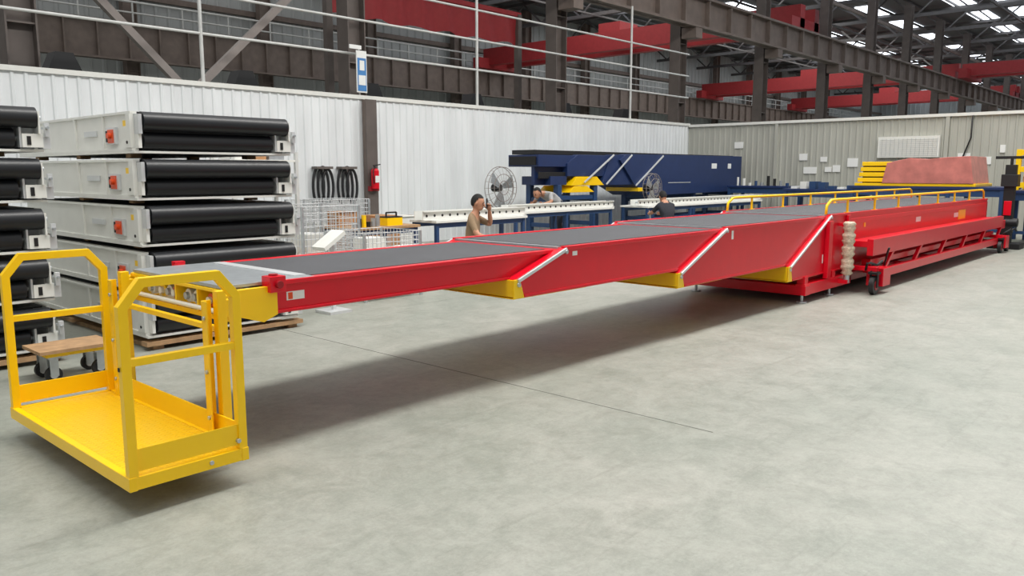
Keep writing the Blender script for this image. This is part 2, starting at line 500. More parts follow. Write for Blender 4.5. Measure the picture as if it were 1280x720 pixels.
hd.cyl((2.115, 4.1, .84), (2.115, 5.15, .84), .014, 'glass', 10)
for y in (4.08, 4.34, 4.61, 5.12): hd.box(2.115, 2.24, y-.008, y+.008, .815, .95, 'yellow')
hd.box(2.36, 2.46, 3.97, 4.06, .93, 1.02, 'red'); hd.cyl((2.41, 3.945, .975), (2.41, 3.971, .975), .022, 'dred', 14)
hd.cyl((2.41, 4.02, 1.019), (2.41, 4.02, 1.03), .026, 'dred', 14)
hd.box(2.40, 2.47, 5.21, 5.26, .94, 1.01, 'red')
hd.box(2.62, 2.70, 4.14, 5.12, .985, .993, 'alu')
hd.build('head_end', TC, .002)

ub = MB()
ub.box(9.55, 9.7, 3.85, 5.45, .10, .22, 'red')
ub.box(9.552, 10.9, 3.86, 3.98, .102, .24, 'red')
ub.box(9.552, 10.9, 5.32, 5.44, .102, .24, 'red')
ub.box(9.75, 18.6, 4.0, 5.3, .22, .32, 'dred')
for x in (9.62, 10.5):
    for y in (3.92, 5.38):
        ub.cyl((x, y, 0.0), (x, y, .02), .06, 'silver', 14); ub.cyl((x, y, .02), (x, y, .12), .018, 'silver', 10)
        ub.box(x-.05, x+.05, y-.05, y+.05, .21, .33, 'red')
ub.box(10.2, 10.32, 3.84, 3.899, .25, .98, 'red'); ub.box(10.9, 10.98, 3.86, 3.899, .3, 1.03, 'red')
for sy in (1, -1):
    Y = (lambda d: 3.899-d) if sy == 1 else (lambda d: 5.401+d)
    ub.box(10.98, 18.6, Y(0), Y(.03), .92, .98, 'red')
    ub.box(11.0, 18.7, Y(0), Y(.27), .61, .69, 'red')
    ub.box(11.0, 18.7, Y(.26), Y(.34), .50, .72, 'red')
    ub.box(11.3, 18.5, Y(.10), Y(.22), .34, .42, 'red')
    ub.box(11.1, 18.6, Y(.28), Y(.36), .18, .30, 'red')
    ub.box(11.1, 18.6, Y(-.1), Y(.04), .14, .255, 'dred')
    x = 11.6
    while x < 18.4:
        ub.beam((x, Y(.30), .28), (x+.35, Y(.30), .52), .05, .05, 'red')
        ub.box(x-.03, x+.03, Y(-.02), Y(.3), .2, .26, 'red')
        x += 1.35
    for xx in (11.05, 18.35):
        ub.box(xx-.02, xx+.28, Y(.265), Y(.48), .10, .34, 'red')
        ub.box(xx-.1, xx, Y(-.02), Y(.42), .3, .36, 'red')
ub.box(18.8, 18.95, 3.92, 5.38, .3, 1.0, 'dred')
ub.box(18.6, 19.1, 3.6, 3.9, .45, .62, 'red')
ub.build('undercarriage', TC, .004)
cs = MB()
def caster(cx, cy, r=.125, w=.06):
    cs.cyl((cx, cy-w/2, r), (cx, cy+w/2, r), r, 'black', 24)
    cs.cyl((cx, cy-w/2-.006, r), (cx, cy+w/2+.006, r), r*.55, 'dred', 18)
    cs.box(cx-.03, cx+.03, cy-w/2-.02, cy-w/2-.008, r-.03, 2*r+.06, 'dark'); cs.box(cx-.03, cx+.03, cy+w/2+.008, cy+w/2+.02, r-.03, 2*r+.06, 'dark')
    cs.box(cx-.07, cx+.07, cy-.06, cy+.06, 2*r+.02, 2*r+.05, 'dark')
for cx in (10.93, 18.3, 18.85):
    caster(cx, 3.5); caster(cx, 5.8)
cs.tube([(10.95, 3.62, .32), (10.78, 3.55, .42), (10.72, 3.5, .44), (10.85, 3.45, .40), (11.05, 3.45, .44)], .016, 'dark')
cs.tube([(11.3, 3.5, .36), (11.25, 3.45, .55), (11.2, 3.42, .6)], .014, 'dark')
for x in (18.5, 18.9): cs.tube([(x, 3.55, .34), (x+.1, 3.4, .46), (x+.25, 3.4, .4)], .02, 'dark')
cs.build('casters', TC)
wc = MB()  # upright control unit packed in bubble wrap, gives no light
pts = []; rad = []
for i in range(26):
    pts.append((10.68, 3.77, .26+.70*i/25)); rad.append(.075+.012*math.sin(i*2.1)+.008*math.sin(i*5.3)-(.03 if i in (0, 25) else 0))
wc.tube(pts, rad, 'bubble', 18)
wc.cyl((10.68, 3.77, .16), (10.68, 3.77, .27), .04, 'silver', 12)
wc.box(10.62, 10.74, 3.74, 3.9, .15, .2, 'red'); wc.box(10.64, 10.72, 3.78, 3.9, .9, .94, 'red')
wc.build('bubble_wrapped_control', TC)
gr = MB()
for y in (3.96, 5.34):
    gr.tube([(10.35, y, 1.06), (10.37, y, 1.17), (10.5, y, 1.235), (10.6, y, 1.24), (18.6, y, 1.24), (18.72, y, 1.2), (18.75, y, 1.06)], .019, 'yellow', 8)
    x = 11.1
    while x < 18.6:
        gr.cyl((x, y, 1.05), (x, y, 1.24), .017, 'yellow', 8); gr.box(x-.04, x+.04, y-.03, y+.03, 1.051, 1.066, 'yellow'); x += 1.08
gr.build('guard_rails', TC)

# ------------------------------------------------------------ operator platform
op = MB()
x0, x1, ya, yb = 1.42, 2.02, 3.68, 5.38
T = .044
op.box(x0+.03, x1-.03, ya+.03, yb-.03, .178, .190, 'tread')
op.box(x0-.002, x0+.035, ya-.003, yb+.003, .13, .197, 'yellow'); op.box(x1-.035, x1+.002, ya-.003, yb+.003, .13, .197, 'yellow')
op.box(x0+.034, x1-.034, ya, ya+.035, .132, .195, 'yellow'); op.box(x0+.034, x1-.034, yb-.035, yb, .132, .195, 'yellow')
for y in (4.1, 4.53, 4.96): op.box(x0+.03, x1-.03, y-.02, y+.02, .135, .177, 'yellow')
op.box(x1-.014, x1-.006, ya+.045, yb-.045, .19, .315, 'yellow')
op.box(x0+.045, x1-.045, ya+.012, ya+.02, .215, .325, 'yellow')
op.box(x0+.045, x1-.045, yb-.02, yb-.012, .215, .325, 'yellow')
for y in (ya+.022, yb-.022):
    op.frame([(x0+.024, .196), (x0+.024, .99), (x0+.115, 1.10), (x1-.115, 1.10), (x1-.024, .99), (x1-.024, .196)], y, T, 'yellow')
    op.box(x0+.045, x1-.045, y-.018, y+.018, .717, .753, 'yellow')
for y in (3.95, 5.17):
    op.box(x1+.003, x1+.055, y-.02, y+.03, .15, .98, 'yellow')
    op.box(x1-.05, x1+.003, y+.05, y+.058, .19, .93, 'yellow')
    op.box(x1-.05, x1-.042, y+.0, y+.05, .19, .93, 'yellow')
    for z in (.3, .55, .84): op.cyl((x1-.06, y+.025, z), (x1-.049, y+.025, z), .012, 'silver', 8)
    op.box(x1+.055, x1+.085, y-.018, y+.028, .84, .93, 'yellow')
op.beam((x1+.03, 3.99, .77), (x1+.03, 5.14, .77), .03, .03, 'yellow')
op.box(x0-.006, x0-.001, ya+.015, ya+.03, .70, .72, 'dark')
op.cyl((x1-.2, ya-.006, .165), (x1-.2, ya+.002, .165), .012, 'silver', 10); op.cyl((x1-.05, ya-.006, .24), (x1-.05, ya+.013, .24), .012, 'silver', 10)
op.build('operator_platform', bevel=.002)

# ------------------------------------------------------------ stacked conveyor modules
def module_mesh():
    s = MB(); W = 1.55; D = 3.0
    for x in (.1, W-.3):
        for y in (.3, 1.5, 2.7):
            s.box(x, x+.1, y, y+.1, 0, .035, 'wood')
    s.box(0, W, -.02, D, .035, .055, 'white')
    s.box(.02, .03, 0.02, D, .055, .395, 'white'); s.box(0, .06, .022, D, .375, .397, 'white'); s.box(0, .06, .022, D, .056, .08, 'white')
    s.box(0, .02, 1.3, 1.34, .08, .375, 'white'); s.box(0, .02, .62, .64, .08, .375, 'white')
    s.prism([(.02, .082), (.16, .082), (.10, .373), (.02, .373)], 'x', -.008, .019, 'white')
    s.box(-.006, .019, .34, .56, .12, .27, 'alu'); s.box(-.012, -.006, .38, .50, .13, .25, 'orange')
    s.cyl((-.04, .44, .195), (-.012, .44, .195), .026, 'orange', 14); s.box(-.013, -.008, .51, .54, .14, .24, 'dark')
    s.box(-.0085, -.0075, .10, .16, .27, .32, 'yellow')
    s.box(0.005, .019, .8, 1.1, .2, .25, 'alu'); s.cyl((-.014, .09, .13), (.0, .09, .13), .014, 'dark', 8)
    s.box(1.5, 1.53, .05, D, .056, .395, 'white')
    s.box(.08, 1.48, .08, D-.05, .385, .398, 'black')
    s.cyl((.075, -.01, .31), (1.50, -.01, .31), .085, 'roller', 28)
    s.cyl((.09, .04, .145), (1.34, .04, .145), .080, 'roller', 28)
    s.cyl((.04, -.01, .31), (1.54, -.01, .31), .02, 'silver', 10); s.cyl((.04, .04, .145), (1.45, .04, .145), .02, 'silver', 10)
    s.box(.1, 1.42, .13, .14, .06, .385, 'dark')
    s.box(.031, .062, -.07, .05, .2, .37, 'alu'); s.box(.031, .06, -.05, .03, .08, .2, 'white')
    s.box(1.505, 1.52, -.07, .35, .18, .36, 'white'); s.box(1.37, 1.385, -.04, .3, .07, .23, 'alu')
    s.box(1.386, 1.54, -.05, -.035, .07, .18, 'white'); s.box(1.42, 1.45, -.055, -.05, .09, .16, 'dark')
    s.box(1.541, 1.60, -.03, .3, .06, .16, 'alu'); s.cyl((1.57, -.09, .23), (1.57, .05, .23), .012, 'silver', 8)
    s.box(1.555, 1.59, -.06, -.02, .16, .27, 'alu')
    return s
mm = module_mesh().mesh('conveyor_module', Vector((0, 0, 0)))
for (px, py) in ((3.02, 7.2), (.80, 7.38)):
    for k in range(5):
        ob = bpy.data.objects.new('belt_conveyor_module', mm)
        scene.collection.objects.link(ob)
        ob.location = (px+random.uniform(-.015, .015), py+random.uniform(-.02, .02), .08+.412*k)
        md = ob.modifiers.new('bevel', 'BEVEL'); md.width = .003; md.segments = 1; md.limit_method = 'ANGLE'
    p = MB()
    for y in (py-.02, py+.9, py+1.8, py+2.7):
        p.box(px-.02, px+1.6, y-.02, y+.1, .04, .08, 'wood')
    for x in (px+.05, px+.75, px+1.45):
        p.box(x, x+.1, py, py+2.8, 0, .04, 'wood')
    p.build('wooden_pallet')

dl = MB()
dl.box(1.95, 2.5, 6.55, 6.95, .235, .26, 'wood'); dl.box(2.0, 2.45, 6.58, 6.92, .205, .235, 'yellow')
for cx, cy in ((2.06, 6.64), (2.40, 6.64), (2.06, 6.87), (2.40, 6.87)):
    dl.cyl((cx, cy-.02, .06), (cx, cy+.02, .06), .06, 'black', 18); dl.cyl((cx, cy-.025, .06), (cx, cy+.025, .06), .03, 'alu', 12)
    dl.box(cx-.03, cx+.03, cy-.035, cy-.026, .05, .19, 'silver'); dl.box(cx-.03, cx+.03, cy+.026, cy+.035, .05, .19, 'silver')
    dl.box(cx-.045, cx+.045, cy-.045, cy+.045, .188, .205, 'silver')
dl.build('caster_dolly')

# ------------------------------------------------------------ background equipment
def table(name, x0, x1, y0, y1, z, top='white', leg='blue'):
    t = MB()
    t.box(x0, x1, y0, y1, z-.04, z, top)
    nx = max(2, int((x1-x0)/1.6)+1)
    for i in range(nx):
        x = x0+.06+(x1-x0-.12)*i/(nx-1)
        for y in (y0+.06, y1-.06):
            t.box(x-.03, x+.03, y-.03, y+.03, 0, z-.04, leg)
        t.box(x-.025, x+.025, y0+.09, y1-.09, .2, .25, leg)
    for y in (y0+.06, y1-.06): t.box(x0+.06, x1-.06, y-.02, y+.02, z-.12, z-.041, leg); t.box(x0+.06, x1-.06, y-.02, y+.02, .2, .25, leg)
    return t.build(name, bevel=.003)
table('workbench', 8.6, 10.8, 9.45, 10.1, .83)
table('workbench', 11.6, 14.9, 10.45, 10.95, .82)
table('workbench', 15.2, 20.9, 9.75, 10.5, .85)
table('workbench', 7.1, 8.4, 9.6, 10.5, .78, 'wood')
def perf_rail(x0, x1, y, z0, z1):
    r = MB()
    r.box(x0, x1, y, y+.012, z0, z1, 'white'); r.box(x0, x1, y-.04, y, z1-.012, z1, 'white'); r.box(x0, x1, y-.04, y, z0, z0+.012, 'white')
    r.box(x0, x1, y+.2, y+.212, z0, z1, 'white')
    x = x0+.08
    while x < x1-.05:
        r.cyl((x, y-.004, (z0+z1)/2), (x, y+.002, (z0+z1)/2), .022, 'dark', 10); x += .17
    for i in range(3):
        xx = x0+.2+(x1-x0-.4)*i/2
        r.cyl((xx, y+.01, (z0+z1)/2), (xx, y+.2, (z0+z1)/2), .02, 'silver', 8)
    r.build('perforated_rail')
perf_rail(8.45, 10.9, 9.6, .832, .98)
perf_rail(11.5, 15.0, 10.55, .822, .96)
perf_rail(15.1, 21.2, 9.95, .852, .99)

NV = MB()
NV.prism([(18.3, .98), (23.5, 1.02), (23.5, 2.08), (17.2, 2.05), (16.9, 1.9), (17.6, 1.25)], 'y', 11.7, 12.9, 'navy')
NV.prism([(16.2, 1.28), (18.6, 1.28), (18.6, 2.03), (16.6, 2.03)], 'y', 11.76, 12.84, 'navy')
NV.prism([(14.9, 1.5), (17.6, 1.5), (17.6, 2.01), (15.3, 2.01), (14.9, 1.8)], 'y', 11.8, 12.8, 'navy')
NV.box(13.9, 15.4, 11.84, 12.76, 1.72, 1.99, 'navy')
NV.box(13.86, 13.9, 11.9, 12.7, 1.76, 1.95, 'dark')
NV.box(13.95, 15.2, 11.86, 11.9, 1.45, 1.6, 'dark'); NV.box(14.3, 14.9, 11.82, 12.7, 1.3, 1.5, 'navy')
NV.box(13.95, 15.3, 12.0, 12.1, 1.3, 1.72, 'navy')
NV.box(13.9, 23.4, 11.95, 12.65, 2.0, 2.1, 'black')
for a, b in (((15.4, 1.35), (16.6, 2.02)), ((16.3, 1.3), (17.4, 2.03)), ((17.6, 1.25), (18.9, 2.03))):
    NV.beam((a[0], 11.68, a[1]), (b[0], 11.68, b[1]), .03, .04, 'alu')
NV.prism([(15.0, 1.28), (16.3, 1.28), (16.0, 1.49), (15.2, 1.49)], 'y', 11.75, 12.7, 'yellow')
NV.prism([(14.9, 1.12), (15.9, 1.12), (15.6, 1.27), (15.1, 1.27)], 'y', 11.75, 12.7, 'yellow')
NV.box(17.7, 18.28, 11.68, 12.7, 1.1, 1.2, 'yellow')
for x in (14.6, 16.0, 18.6, 20.8, 23.1):
    for y in (11.85, 12.7): NV.box(x-.07, x+.07, y-.07, y+.07, 0, 1.3 if x < 18 else 1.02, 'blue')
    NV.box(x-.05, x+.05, 11.93, 12.62, .3, .4, 'blue'); NV.box(x-.05, x+.05, 11.93, 12.62, .9, 1.0, 'blue')
for y in (11.85, 12.7): NV.box(14.68, 15.92, y-.04, y+.04, .95, 1.05, 'blue')
for y in (11.85, 12.7): NV.box(18.68, 23.0, y-.04, y+.04, .8, .9, 'blue'); NV.box(18.68, 23.0, y-.04, y+.04, .3, .38, 'blue')
NV.box(21.6, 21.9, 11.69, 11.701, 1.7, 1.85, 'paper'); NV.box(22.6, 22.8, 11.69, 11.701, 1.7, 1.85, 'paper')
NV.box(19.2, 20.4, 11.69, 11.701, 1.3, 1.32, 'alu')
NV.build('navy_telescopic_conveyor', bevel=.006)

def fan(x, y, zc, R):
    f = MB()
    f.cyl((x, y, 0), (x, y, .05), .25, 'dark', 20); f.cyl((x, y, .05), (x, y, zc-.1), .025, 'silver', 10)
    f.cyl((x, y-.02, zc), (x, y+.18, zc), .09, 'dark', 14)
    for dy, rr in ((-.1, R), (0, R*1.02), (-.13, R*.66), (-.14, R*.33)):
        f.torus((x, y+dy, zc), rr, .008, 'brace', (0, 1, 0))
    for i in range(20):
        a = 2*math.pi*i/20
        f.tube([(x+R*.12*math.cos(a), y-.15, zc+R*.12*math.sin(a)), (x+R*.66*math.cos(a), y-.13, zc+R*.66*math.sin(a)), (x+R*math.cos(a), y-.08, zc+R*math.sin(a)), (x+R*math.cos(a), y+.02, zc+R*math.sin(a))], .004, 'brace', 4)
    for i in range(3):
        a = 2*math.pi*i/3+.4
        u = Vector((math.cos(a), 0, math.sin(a))); w = Vector((-math.sin(a), 0, math.cos(a))); c = Vector((x, y-.05, zc))
        f.add([c+u*R*.15-w*.05, c+u*R*.85-w*.16+Vector((0, .04, 0)), c+u*R*.85+w*.14-Vector((0, .05, 0)), c+u*R*.15+w*.05], [(0, 1, 2, 3)], 'silver')
    f.build('pedestal_fan')
fan(13.1, 12.3, 1.25, .46)
fan(17.4, 11.1, 1.2, .36)

fe = MB()
fe.cyl((10.72, 13.68, 1.25), (10.72, 13.68, 1.62), .085, 'red', 20); fe.sphere((10.72, 13.68, 1.62), (.0845, .0845, .06), 'red')
fe.cyl((10.72, 13.68, 1.65), (10.72, 13.68, 1.72), .025, 'dark', 10); fe.beam((10.68, 13.68, 1.73), (10.86, 13.68, 1.76), .03, .02, 'dark')
fe.tube([(10.7, 13.64, 1.7), (10.6, 13.58, 1.65), (10.6, 13.58, 1.45), (10.62, 13.59, 1.35)], .012, 'dark'); fe.box(10.66, 10.78, 13.59, 13.60, 1.38, 1.52, 'paper')
fe.box(10.6, 10.84, 13.70, 13.78, 1.2, 1.3, 'dred')
fe.build('fire_extinguisher')
po = MB(); po.box(10.64, 10.84, 13.8, 13.96, 0, 3.11, 'girder'); po.box(10.60, 10.88, 13.78, 13.8, 0, 3.11, 'brown'); po.build('wall_post')
sg = MB(); sg.box(10.48, 10.74, 13.9, 13.92, 3.25, 4.1, 'paper'); sg.box(10.5, 10.72, 13.892, 13.9, 3.28, 3.95, 'signblue'); sg.box(10.52, 10.70, 13.885, 13.892, 3.4, 3.6, 'paper')
sg.box(10.55, 10.67, 13.885, 13.892, 3.7, 3.9, 'paper'); sg.box(10.3, 10.6, 13.88, 13.9, 4.12, 4.2, 'paper'); sg.cyl((10.6, 13.975, 3.201), (10.6, 13.975, 4.2), .02, 'galv', 8)
sg.box(10.58, 10.62, 13.92, 13.96, 3.5, 3.54, 'galv'); sg.build('hanging_sign')
for hx in (9.45, 10.05):
    ho = MB()
    for i, (dx, s) in enumerate(((0, 1), (.10, 1.05), (.20, .92))):
        ho.torus((hx+dx, 13.9-.02*i, 1.30), .16, .028, 'black', (0, 1, 0), sx=.8, sz=2.4*s)
    ho.box(hx-.1, hx+.3, 13.8, 13.975, 1.66, 1.71, 'brown')
    ho.build('rubber_hose_coil')

def mesh_box(x0, x1, y0, y1, z0, z1):
    w = MB()
    for x in (x0, x1):
        for y in (y0, y1): w.cyl((x, y, 0), (x, y, z1), .022, 'silver', 8)
    def grid(p, q, r, n, k):
        p, q, r = Vector(p), Vector(q), Vector(r)
        for i in range(n+1): a = p+(q-p)*i/n; w.cyl(a, a+(r-p), .005, 'alu', 5, caps=False)
        for i in range(k+1): a = p+(r-p)*i/k; w.cyl(a, a+(q-p), .005, 'alu', 5, caps=False)
    grid((x0, y0, z0), (x1, y0, z0), (x0, y0, z1), 14, 12); grid((x0, y1, z0), (x1, y1, z0), (x0, y1, z1), 14, 12)
    grid((x0, y0, z0), (x0, y1, z0), (x0, y0, z1), 12, 12); grid((x1, y0, z0), (x1, y1, z0), (x1, y0, z1), 12, 12)
    grid((x0, y0, z0), (x1, y0, z0), (x0, y1, z0), 12, 12)
    w.box(x0+.1, x1-.2, y0+.1, y1-.2, z0+.01, z0+.4, 'card'); w.box(x0+.2, x1-.4, y0+.2, y1-.3, z0+.4, z0+.65, 'white')
    w.build('wire_mesh_container')
mesh_box(5.85, 6.75, 9.0, 9.9, .12, 1.15)
mesh_box(6.0, 6.9, 7.9, 8.7, .12, .85)
mesh_box(7.3, 8.1, 10.9, 11.7, .12, 1.15)
mesh_box(8.5, 9.4, 12.2, 13.0, .12, 1.1)
sr = MB()
for x in (5.9, 6.95):
    for y in (10.8, 11.4): sr.box(x-.025, x+.025, y-.025, y+.025, 0, 1.9, 'galv')
for z in (.3, .8, 1.3, 1.75):
    sr.box(5.85, 7.0, 10.78, 11.42, z, z+.03, 'white')
    x = 5.95
    while x < 6.7:
        w = random.uniform(.18, .3); h = random.uniform(.1, .3); sr.box(x, x+w, 10.85, 11.3, z+.03, z+.03+h, random.choice(['white', 'alu', 'card', 'white', 'silver'])); x += w+.05
sr.build('storage_rack')
# stacked white steel frames behind the module stack
wf = MB()
for k in range(4):
    z = .35+.38*k
    wf.box(5.0, 6.4, 12.2, 13.2, z, z+.06, 'white'); wf.box(5.0, 5.06, 12.2, 13.2, z+.06, z+.28, 'white'); wf.box(6.34, 6.4, 12.2, 13.2, z+.06, z+.28, 'white')
    wf.box(5.1, 6.3, 12.3, 12.5, z+.06, z+.2, 'alu')
for x in (5.0, 6.36):
    for y in (12.22, 13.14): wf.box(x, x+.04, y, y+.04, 0, 1.9, 'white')
wf.build('steel_frame_rack')
st = MB()
st.box(5.2, 5.5, 7.5, 7.8, 0, .03, 'alu'); st.box(5.33, 5.37, 7.63, 7.67, .03, .78, 'alu')
st.prism([(5.20, .72), (5.48, .90), (5.46, .94), (5.18, .76)], 'y', 7.55, 7.8, 'white')
st.build('control_panel_stand')
def carton(x, y, z, w, d, h, m='card'):
    c = MB(); c.box(x, x+w, y, y+d, z, z+h, m); c.box(x-.002, x+w+.002, y+d*.45, y+d*.55, z+h-.002, z+h+.002, 'wood')
    c.box(x-.002, x, y+d*.45, y+d*.55, z+h*.6, z+h, 'wood'); c.box(x+.02, x+w-.02, y-.02, y, z+h-.01, z+h, m)
    c.build('cardboard_box', bevel=.004)
carton(7.2, 10.1, .781, .35, .3, .22); carton(7.85, 10.0, .781, .4, .4, .14); carton(7.3, 8.9, 0, .5, .5, .35)
carton(8.6, 11.2, 0, .7, .5, .6); carton(9.4, 11.3, 0, .5, .5, .8, 'white'); carton(7.0, 8.2, 0, .5, .4, .6, 'white')
jars = MB()
for i in range(6):
    x = 7.2+.085*i; jars.cyl((x, 9.7, .781), (x, 9.7, .86+.05*(i % 3)), .035, random.choice(['white', 'dark', 'yellow', 'silver']), 10)
jars.build('parts_jars')
tb = MB(); tb.box(7.8, 8.1, 9.68, 9.86, .781, .90, 'yellow'); tb.box(7.8, 8.1, 9.68, 9.86, .901, .92, 'dark'); tb.cyl((7.85, 9.77, .98), (8.05, 9.77, .98), .012, 'dark', 8)
tb.box(7.84, 7.86, 9.76, 9.78, .92, .98, 'dark'); tb.box(8.04, 8.06, 9.76, 9.78, .92, .98, 'dark'); tb.build('toolbox')

def bench_y(name, x0, x1, y0, y1, z):
    t = MB()
    t.box(x0, x1, y0, y1, z-.06, z, 'navy')
    n = max(2, int((y1-y0)/1.1)+1)
    for i in range(n):
        y = y0+.06+(y1-y0-.12)*i/(n-1)
        for x in (x0+.06, x1-.06): t.box(x-.04, x+.04, y-.04, y+.04, 0, z-.06, 'blue')
    for x in (x0+.06, x1-.06):
        t.box(x-.02, x+.02, y0+.06, y1-.06, z-.22, z-.061, 'blue'); t.box(x-.02, x+.02, y0+.06, y1-.06, .25, .32, 'blue')
    t.build(name, bevel=.004)
bench_y('blue_workbench', 22.2, 23.2, 9.6, 11.5, 1.2)
bench_y('blue_workbench', 21.4, 22.6, 7.45, 9.4, 1.15)
bench_y('blue_workbench', 20.6, 22.4, 3.95, 7.35, 1.26)
bench_y('blue_workbench', 20.4, 22.4, 1.2, 3.85, 1.2)
it = MB()
for i in range(9):
    y = 9.7+.19*i; h = random.uniform(.08, .3)
    it.cyl((22.35, y, 1.202), (22.35, y, 1.2+h), random.uniform(.03, .06), random.choice(['dark', 'white', 'blue', 'silver']), 8)
it.build('bench_tools')
it = MB()
for i in range(7):
    y = 7.55+.25*i; h = random.uniform(.04, .2)
    it.box(21.5, 21.7+random.random()*.3, y, y+.17, 1.152, 1.15+h, random.choice(['paper', 'white', 'card', 'blue', 'paper']))
it.build('parts_tray')
yp = MB()
yp.box(20.7, 22.3, 4.55, 7.25, 1.262, 1.33, 'yellow')
for i in range(4):
    yp.box(20.75, 22.2, 5.95, 7.2-.03*i, 1.36+.13*i, 1.36+.13*i+.1, 'yellow'); yp.box(20.8, 22.1, 6.0, 7.1, 1.33+.13*i, 1.36+.13*i, 'dark')
yp.prism([(4.6, 1.33), (6.6, 1.33), (6.5, 1.82), (6.0, 1.93), (5.6, 1.9), (5.2, 1.94), (4.7, 1.96)], 'x', 20.68, 22.2, 'pink')
yp.build('shrink_wrapped_panels', bevel=.01)
wbd = MB(); wbd.box(24.08, 24.178, 6.25, 7.85, 2.0, 2.58, 'white')
for i in range(9): wbd.box(24.07, 24.08, 6.3, 7.8, 2.05+.055*i, 2.053+.055*i, 'silver')
for i in range(14): wbd.box(24.07, 24.08, 6.3+.11*i, 6.303+.11*i, 2.04, 2.53, 'silver')
wbd.build('whiteboard')
pp = MB()
for y, z, w, h in ((12.0, 2.35, .3, .2), (9.9, 1.95, .25, .2), (9.3, 1.9, .2, .15), (8.9, 1.6, .22, .2), (8.4, 1.75, .3, .25), (5.5, 1.9, .3, .2), (5.0, 1.8, .15, .2), (4.7, 2.1, .12, .2), (9.6, 1.55, .4, .2), (9.15, 1.6, .2, .15)):
    pp.box(24.16, 24.178, y, y+w, z, z+h, 'paper')
pp.build('notice_papers')
cb = MB(); cb.tube([(24.1, 5.5, 3.08), (24.08, 5.5, 2.5), (24.05, 5.65, 2.0), (24.05, 5.9, 1.2), (24.05, 5.95, .01)], .02, 'dark'); cb.build('power_cable')

lc = MB()
lc.box(19.45, 19.6, 3.55, 3.75, .1, 1.75, 'dark'); lc.box(19.38, 19.68, 3.5, 3.8, 1.3, 1.55, 'black'); lc.cyl((19.5, 3.65, 1.75), (19.5, 3.65, 1.92), .03, 'dark', 10)
lc.beam((19.5, 3.35, 1.9), (19.5, 3.95, 1.9), .05, .06, 'dark'); lc.box(19.3, 19.8, 3.35, 3.95, 0, .12, 'dark'); lc.box(19.43, 19.449, 3.58, 3.72, .7, 1.0, 'red')
lc.cyl((19.5, 3.45, .55), (19.5, 3.85, .55), .09, 'black', 16)
lc.build('pallet_truck', bevel=.006)
yf = MB()
for y in (2.2, 3.0, 3.8):
    for x in (21.0, 22.0): yf.box(x-.05, x+.05, y-.05, y+.05, 1.201, 2.1, 'yellow')
for z in (1.25, 1.6, 1.97): yf.box(20.96, 21.04, 2.2, 3.8, z, z+.12, 'yellow'); yf.box(21.96, 22.04, 2.2, 3.8, z, z+.12, 'yellow')
yf.box(21.05, 21.95, 2.3, 3.7, 1.38, 1.5, 'card'); yf.box(21.05, 21.95, 2.3, 3.7, 1.75, 1.95, 'yellow')
yf.build('yellow_steel_frame', bevel=.005)

